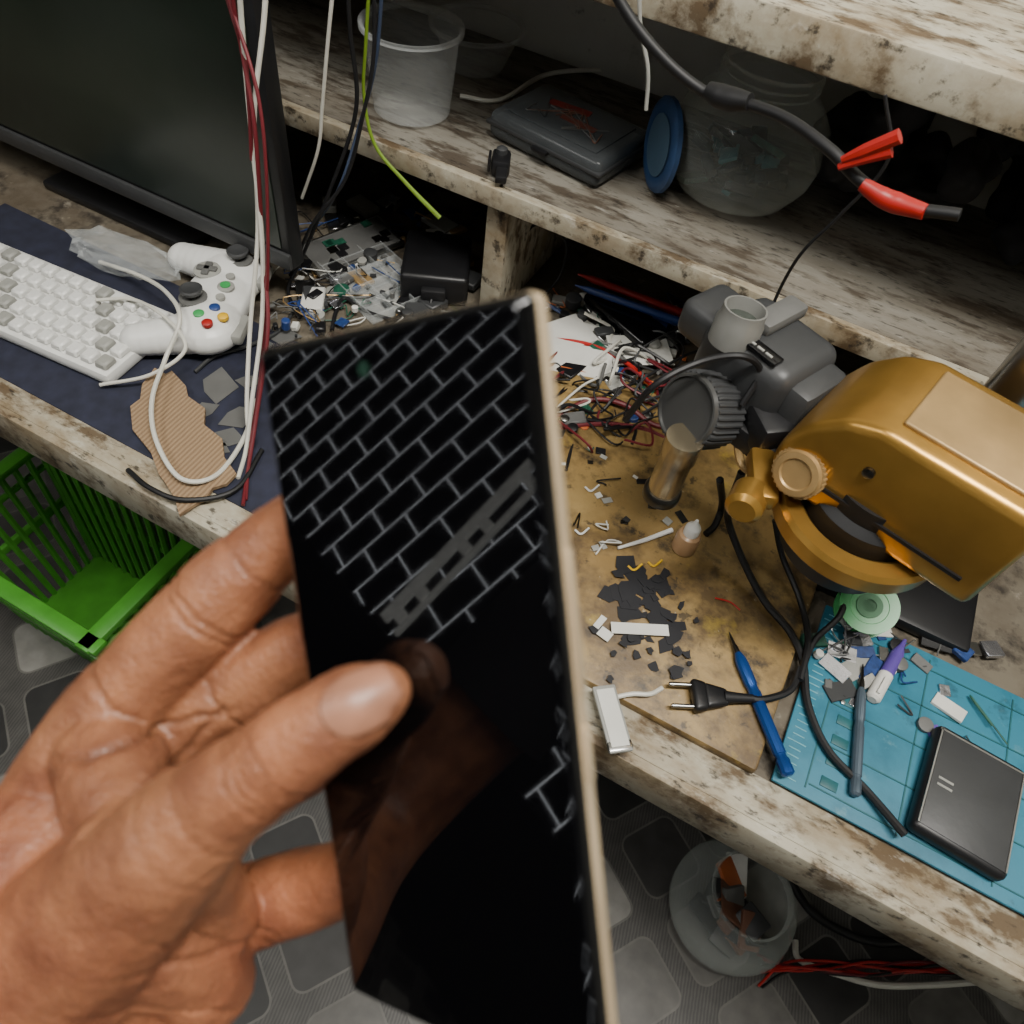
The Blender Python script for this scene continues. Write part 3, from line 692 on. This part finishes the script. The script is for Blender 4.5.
# ------------------------------------------------------------ microscope
mg=group("stereo_microscope",A(850,450,.95))
def cw(v): return c2w(v).normalized()
kc=A(686,410,.945); kax=cw((-.78,.08,-.62)); KX=frame(kc,kax)
q=MB().lathe([(.018,-.052),(.024,-.05),(.026,-.040),(.026,-.034)],KX,black,36)
q.lathe([(.030,-.034),(.0305,-.006),(.029,-.002)],KX,dgray,144,36,.045)
q.lathe([(.029,-.002),(.0275,.001),(.026,.0012),(.0255,-.0015),(.0001,-.0015)],KX,mat("knob_face",(60,60,59),.32),40); q.obj("zoom_knob",mg)
hc_=A(762,362,.965); HX=TR(hc_,-24)
q=MB().box((.085,.075,.060),HX,dgray,.014,4).box((.05,.05,.035),HX@Matrix.Translation((-.045,-.008,.012)),dgray,.010,4).box((.03,.055,.05),HX@Matrix.Translation((.045,.0,-.004)),dgray,.008)
q.box((.05,.012,.004),HX@Matrix.Translation((.0,-.028,.031)),blackg,.001)
for i in range(5): q.box((.006,.002,.001),HX@Matrix.Translation((-.016+i*.008,-.03,.0335)),lgray)
q.box((.02,.05,.012),HX@Matrix.Translation((-.01,.012,.034)),gray,.004); q.obj("optical_head",mg)
e_=A(738,326,1.0); q=MB(); q.cap=False
EX=TR((e_.x,e_.y,.985),0,-6,0)
q.lathe([(.0185,0),(.0185,.018),(.017,.022),(.0165,.030),(.015,.030),(.014,.026),(.0125,.020),(.0001,.0195)],EX,mat("eyepiece_gray",(118,118,114),.35),36)
q.lathe([(.0125,.0205),(.0001,.0225)],EX,mat("lens_glass",(60,66,60),.08),30); q.obj("eyepiece",mg)
o_=A(668,478,.885); q=MB(); OX=TR((o_.x,o_.y,.86))
q.lathe([(.0145,0),(.016,.002),(.016,.010),(.0145,.012)],OX,dmetal,36).lathe([(.0135,.012),(.0135,.05),(.015,.052),(.015,.075)],OX,mat("warm_steel",(168,156,132),.25,.9),36).lathe([(.012,-.001),(.0001,-.001)],OX,dmetal,24)
q.obj("objective",mg)
q=MB().box((.085,.028,.03),TR(A(755,405,.945),-50),black,.004).box((.10,.03,.022),TR(A(735,420,.93),-20),black,.004).box((.13,.026,.026),TR(A(815,405,.95),-12),black,.004); q.obj("bracket",mg)
q=MB().tube([A(742,405,.96),A(760,372,.985),A(742,356,1.0),A(700,362,.99),A(655,385,.975),A(625,420,.93)],.0026,blackr,8).tube([A(742,425,.93),A(738,445,.92),A(745,468,.915),A(775,475,.91)],.0035,goldl,8); q.obj("head_cable",mg)
gy=A(892,445,.985); GX2=TR((gy.x,gy.y,.985),-14)
prf=[(-.048,-.045),(-.060,-.030),(-.060,-.008),(-.048,.018),(-.030,.036),(-.008,.045),(.10,.045),(.10,-.045)]
q=MB(); X=GX2@Matrix.Rotation(math.radians(90),4,'X'); q.prism(prf,.10,X@Matrix.Translation((0,0,-.05)),gold,.008)
q.box((.10,.07,.004),GX2@Matrix.Translation((.048,0,.046)),goldl,.0018,3); q.box((.11,.002,.003),GX2@Matrix.Translation((.03,-.051,-.022)),black)
q.lathe([(.004,0),(.004,.003),(.0025,.0035)],GX2@Matrix.Translation((.0,-.05,.012))@Matrix.Rotation(math.radians(90),4,'X'),dmetal,16); q.obj("gold_focus_arm",mg)
rc=A(862,512,.93); RX=TR((rc.x,rc.y,.915)); q=MB(); q.cap=False
q.lathe([(.046,0),(.060,.0),(.064,.004),(.065,.018),(.062,.022),(.050,.022),(.046,.018),(.046,0)],RX,gold,56); q.obj("holder_ring",mg)
q=MB().lathe([(.044,-.03),(.0455,-.028),(.0455,.034),(.040,.040),(.040,.055)],RX,blackr,48); q.obj("inner_barrel",mg)
gk=A(800,472,.965); X=frame(gk,cw((-.70,.30,-.65)))
q=MB().lathe([(.011,-.05),(.011,-.022)],X,gold,24).lathe([(.0185,-.022),(.0185,.004)],X,goldl,120,30,.05).lathe([(.0175,.004),(.0165,.007),(.012,.0075),(.011,.006),(.0001,.006)],X,goldl,36)
q.lathe([(.012,-.05),(.019,-.046),(.019,-.030),(.012,-.028)],X,gold,30); q.obj("focus_knob",mg)
q=MB().box((.02,.05,.016),TR(A(762,478,.935),20),gold,.004).lathe([(.014,0),(.014,.02),(.010,.024)],frame(A(752,492,.93),cw((-.5,.6,-.6))),gold,24); q.obj("clamp_screw",mg)
q=MB().lathe([(.017,0),(.017,.46)],Matrix.Translation((gy.x+.06,gy.y+.075,TZ+.02)),metal,30)
q.lathe([(.03,0),(.03,.02),(.02,.03)],Matrix.Translation((gy.x+.06,gy.y+.075,TZ+.015)),black,30); q.obj("column",mg)
q=MB().box((.16,.09,.016),TR((gy.x+.10,gy.y+.09,TZ+.0085),0),black,.006); q.obj("base",mg)
# ------------------------------------------------------------ right: mat and tools
bx=T(766,782).x; q=MB(); my0=T(766,780).y
q.box((.46,.19,.004),Matrix.Translation((bx+.232,my0+.095,TZ+.0045)),teal,.0015)
q.obj("silicone_work_mat")
q=MB()
for i in range(27): q.box((.010 if i%5 else .016,.0008,.0006),Matrix.Translation((bx+.012,my0+.008+i*.0066,TZ+.0068)),tealL)
for i in range(6): q.box((.0012,.175,.001),Matrix.Translation((bx+.028+i*.075,my0+.095,TZ+.0068)),tealD)
for j in range(5): q.box((.42,.0012,.001),Matrix.Translation((bx+.24,my0+.012+j*.040,TZ+.0068)),tealD)
for i in range(8): q.box((.014,.009,.0015),Matrix.Translation((bx+.045,my0+.02+i*.02,TZ+.0068)),tealD,.0003)
q.obj("mat_markings")
def driver(name,a,b_,r_,m,shaft=.25):
    a=Vector(a);b_=Vector(b_); ln=(b_-a).length; X=frame(a,b_-a); s0=ln*shaft
    q=MB().lathe([(.0004,0),(.0011,.004),(.0014,s0*.6),(.0022,s0*.7),(.0026,s0)],X,dmetal,12)
    q.lathe([(r_*.55,s0),(r_*.9,s0+.006),(r_,s0+.012),(r_,s0+.03),(r_*.86,s0+.032),(r_*.86,s0+.036),(r_,s0+.038),(r_,ln*.86),(r_*.85,ln*.865),(r_*.85,ln*.89),(r_*1.05,ln*.90),(r_*1.05,ln*.985),(r_*.6,ln)],X,m,48,12,.05); q.obj(name)
driver("precision_screwdriver",B(729,632,.005),A(789,776,TZ+.018),.0052,blue,.16)
driver("precision_screwdriver.001",A(863,664,TZ+.012),A(855,796,TZ+.013),.0042,mat("slate_metal",(90,104,116),.4,.5),.2)
pen("marker_pen",A(905,640,TZ+.012),A(872,700,TZ+.012),.006,purple,paper)
p=A(868,606,TZ+.03); X=frame((p.x,p.y,TZ+.026),(-.1,-.45,1.)); q=MB()
q.lathe([(.006,-.013),(.026,-.013),(.026,-.011),(.016,-.011),(.016,.011),(.026,.011),(.026,.013),(.017,.013),(.0165,.0125),(.006,.0125),(.006,-.013)],X,green,44)
q.lathe([(.016,-.0105),(.0215,-.0105),(.0222,0),(.0215,.0105),(.016,.0105)],X,shiny,44)
q.lathe([(.0115,.0128),(.0115,.0135),(.006,.0135),(.006,.0128)],X,mat("spool_label",(40,110,62),.5),30); q.obj("solder_spool")
cable("solder_wire",[A(845,612,TZ+.02),A(832,630,TZ+.012),A(852,650,TZ+.009),A(888,655,TZ+.009),A(915,640,TZ+.01)],.0008,metal)
q=MB()
for u,v,yw in((842,652,10),(858,640,40),(835,668,-20)): q.box((.026,.014,.0008),TR(A(u,v,TZ+.010),yw,6),shiny)
q.obj("foil_strips")
p=A(966,800,TZ+.015); X=TR((p.x,p.y,TZ+.016),-4); q=MB()
q.box((.075,.10,.016),X,black,.006,3).box((.066,.09,.001),X@Matrix.Translation((0,0,.0082)),dgray,.0003).box((.071,.0015,.0012),X@Matrix.Translation((0,.044,.0083)),metal).box((.0012,.090,.0012),X@Matrix.Translation((-.034,0,.0083)),metal)
q.box((.0012,.090,.0012),X@Matrix.Translation((.034,0,.0083)),metal)
for i in range(2): q.box((.012,.002,.0006),X@Matrix.Translation((-.022,.0-i*.006,.0089)),lgray)
q.obj("handheld_meter")
a_=B(742,698,.009); b_=B(700,696,.009); X=frame(b_,a_-b_,(0,0,1)); ln=(a_-b_).length; q=MB()
q.box((.012,.030,.014),X@Matrix.Translation((0,0,.0)),black,.004,3,.8)
q.box((.011,.024,.022),X@Matrix.Translation((0,0,.014)),black,.004,3,.6).lathe([(.006,.02),(.0045,.032),(.0035,.046)],X,blackr,14)
for s_ in(-1,1): q.lathe([(.0001,-.026),(.0016,-.0255),(.002,-.024),(.002,-.004)],X@Matrix.Translation((0,s_*.0095,0)),metal,12)
q.tube([X@Vector((0,0,.04)),B(765,699,.008),B(790,690,.006),B(800,668,.006)],.0032,blackr,8); q.obj("mains_plug")
cable("microscope_cable",[A(742,472,.90),A(732,500,.86),B(728,520,.05),B(745,565,.02),B(765,602,.006),B(790,632,.006),A(803,662,TZ+.012),A(808,705,TZ+.012),A(828,750,TZ+.012),A(866,790,TZ+.012),A(905,835,TZ+.02)],.0034,blackr)
cable("microscope_cable.001",[B(775,520,.05),B(782,555,.02),B(800,600,.006),B(808,640,.008),A(800,680,TZ+.02)],.003,blackr)
cable("microscope_cable.002",[A(720,480,.86),B(722,505,.02),B(715,525,.004),B(706,534,.004)],.0035,blackr)
cable("microscope_cable.003",[B(820,560,.05),B(842,590,.02),A(840,615,TZ+.03),A(815,640,TZ+.02),A(803,665,TZ+.016)],.003,blackr)
p=B(683,548); X=TR((p.x,p.y,BZ)); q=MB()
q.lathe([(.0001,.0005),(.0105,.0005),(.0118,.002),(.0118,.020),(.0105,.024),(.006,.027)],X,amber,30).lathe([(.0075,.026),(.0075,.034),(.006,.037),(.003,.040),(.0015,.046),(.0001,.047)],X,white,24); q.obj("glue_bottle")
MB().tube([B(618,548,.003),B(645,540,.003),B(672,530,.004)],[.0015,.0022,.0026],white,8,smooth=False).obj("swab_stick")
q=MB()
for i in range(60):
    if i<36: u=random.gauss(645,17); v=random.gauss(606,24); s_=random.uniform(.005,.015)
    else: u=random.gauss(645,30); v=random.gauss(635,32); s_=random.uniform(.003,.008)
    p=B(u,v); k=random.randint(4,8)
    po=[(s_*random.uniform(.4,1.25)*math.cos(6.283*j/k),s_*random.uniform(.4,1.25)*math.sin(6.283*j/k)) for j in range(k)]
    q.prism(po,.0004,TR((p.x,p.y,BZ+.0004+i*.00005),0),tape)
q.obj("black_tape_scraps")
q=MB().box((.052,.011,.0006),TR(B(640,629,.0045),28),paper).box((.012,.010,.0006),TR(B(605,634,.003),-10),paper).box((.006,.014,.0006),TR(B(600,622,.003),-10),paper); q.obj("paper_label")
q=MB()
for u,v in((585,487),(575,530),(628,566),(648,562)): 
    q.tube([B(u,v,.002),B(u+6,v+4,.002),B(u+14,v-2,.002)],.0011,white if u<600 else yellow,6)
q.tube([B(715,598,.002),B(730,602,.002),B(740,610,.002)],.0008,red,6); q.obj("wire_offcuts")
p1=A(613,716,BZ+.004); X=TR((p1.x,p1.y-.004,TZ+.020),38,-4)
q=MB().box((.020,.058,.004),X,lgray,.0015).box((.015,.05,.001),X@Matrix.Translation((0,0,.0025)),paper).box((.020,.008,.0048),X@Matrix.Translation((0,-.024,0)),metal,.001); q.obj("foil_sachet")
cable("white_lead",[B(612,698,.003),B(632,694,.006),B(650,694,.006),B(662,688,.003)],.002,cwhite)
# ------------------------------------------------------------ floor: jar, leads
fp=A(718,912,0); JX=TR((fp.x,fp.y,.001))@Matrix.Scale(.93,4); jg=group("glass_jar.001",fp); q=MB(); q.cap=False
jp=[(.0001,.002),(.06,.002),(.085,.014),(.103,.05),(.105,.08),(.095,.115),(.075,.14),(.065,.15),(.067,.158),(.063,.165),(.067,.172),(.063,.18)]
q.lathe(jp,JX,G2,52); q.obj("jar_body",jg); q=MB()
for i in range(22):
    q.box((random.uniform(.04,.08),random.uniform(.03,.05),random.uniform(.004,.012)),JX@Matrix.Translation((random.uniform(-.04,.04),random.uniform(-.04,.04),.025+i*.0052))@TR((0,0,0),random.uniform(0,360),random.uniform(-35,35),random.uniform(-30,30)),[orange,dgray,gray,brownp,brownp,dgray,gray,paper][i%8],.003)
q.obj("jar_contents",jg)
def Fl(u,v,h=.005): return A(u,v,h)
cable("power_lead",[Fl(790,880,.02),Fl(808,908,.02),Fl(830,925,.01),Fl(865,940,.01),Fl(905,942,.01),Fl(1010,930,.01)],.007,blackr,10)
cable("charging_cable",[Fl(795,940),Fl(800,960),Fl(840,975),Fl(880,985),Fl(930,985),Fl(1000,980)],.005,cwhite)
q=MB()
for i in range(9):
    v0=968+random.uniform(-6,10); pts=[Fl(756+random.uniform(0,12),v0+random.uniform(-18,24),.01)]
    for k in range(6): pts.append(Fl(785+k*42,968+random.uniform(-8,8),random.uniform(.006,.02)))
    q.tube(pts,.0022,random.choice([maroon,red,maroon,blackr,blackr]),6,6)
q.obj("wire_bundle")
cable("slate_lead",[Fl(600,765,.2),Fl(640,790,.1),Fl(690,815,.05),Fl(720,832,.02),Fl(760,850,.01)],.004,mat("slate2",(52,58,76),.5))
# ------------------------------------------------------------ lights
def area(name,loc,sx,sy,pw,colr,tgt):
    l=bpy.data.lights.new(name,'AREA'); l.shape='RECTANGLE'; l.size=sx; l.size_y=sy; l.energy=pw; l.color=colr
    o=bpy.data.objects.new(name,l); bpy.context.scene.collection.objects.link(o); o.location=loc
    o.rotation_euler=(Vector(tgt)-Vector(loc)).to_track_quat('-Z','Y').to_euler(); return o
area("ceiling_light",(.35,.1,2.6),1.0,.2,52,(1,.965,.90),(.1,.5,.8))
area("ceiling_light.001",(-1.2,-.6,2.6),1.2,.3,14,(1,.98,.93),(-.6,.2,.8))
w=bpy.data.worlds.new("world"); bpy.context.scene.world=w; w.use_nodes=True
w.node_tree.nodes["Background"].inputs[0].default_value=(.95,.97,1,1); w.node_tree.nodes["Background"].inputs[1].default_value=.4
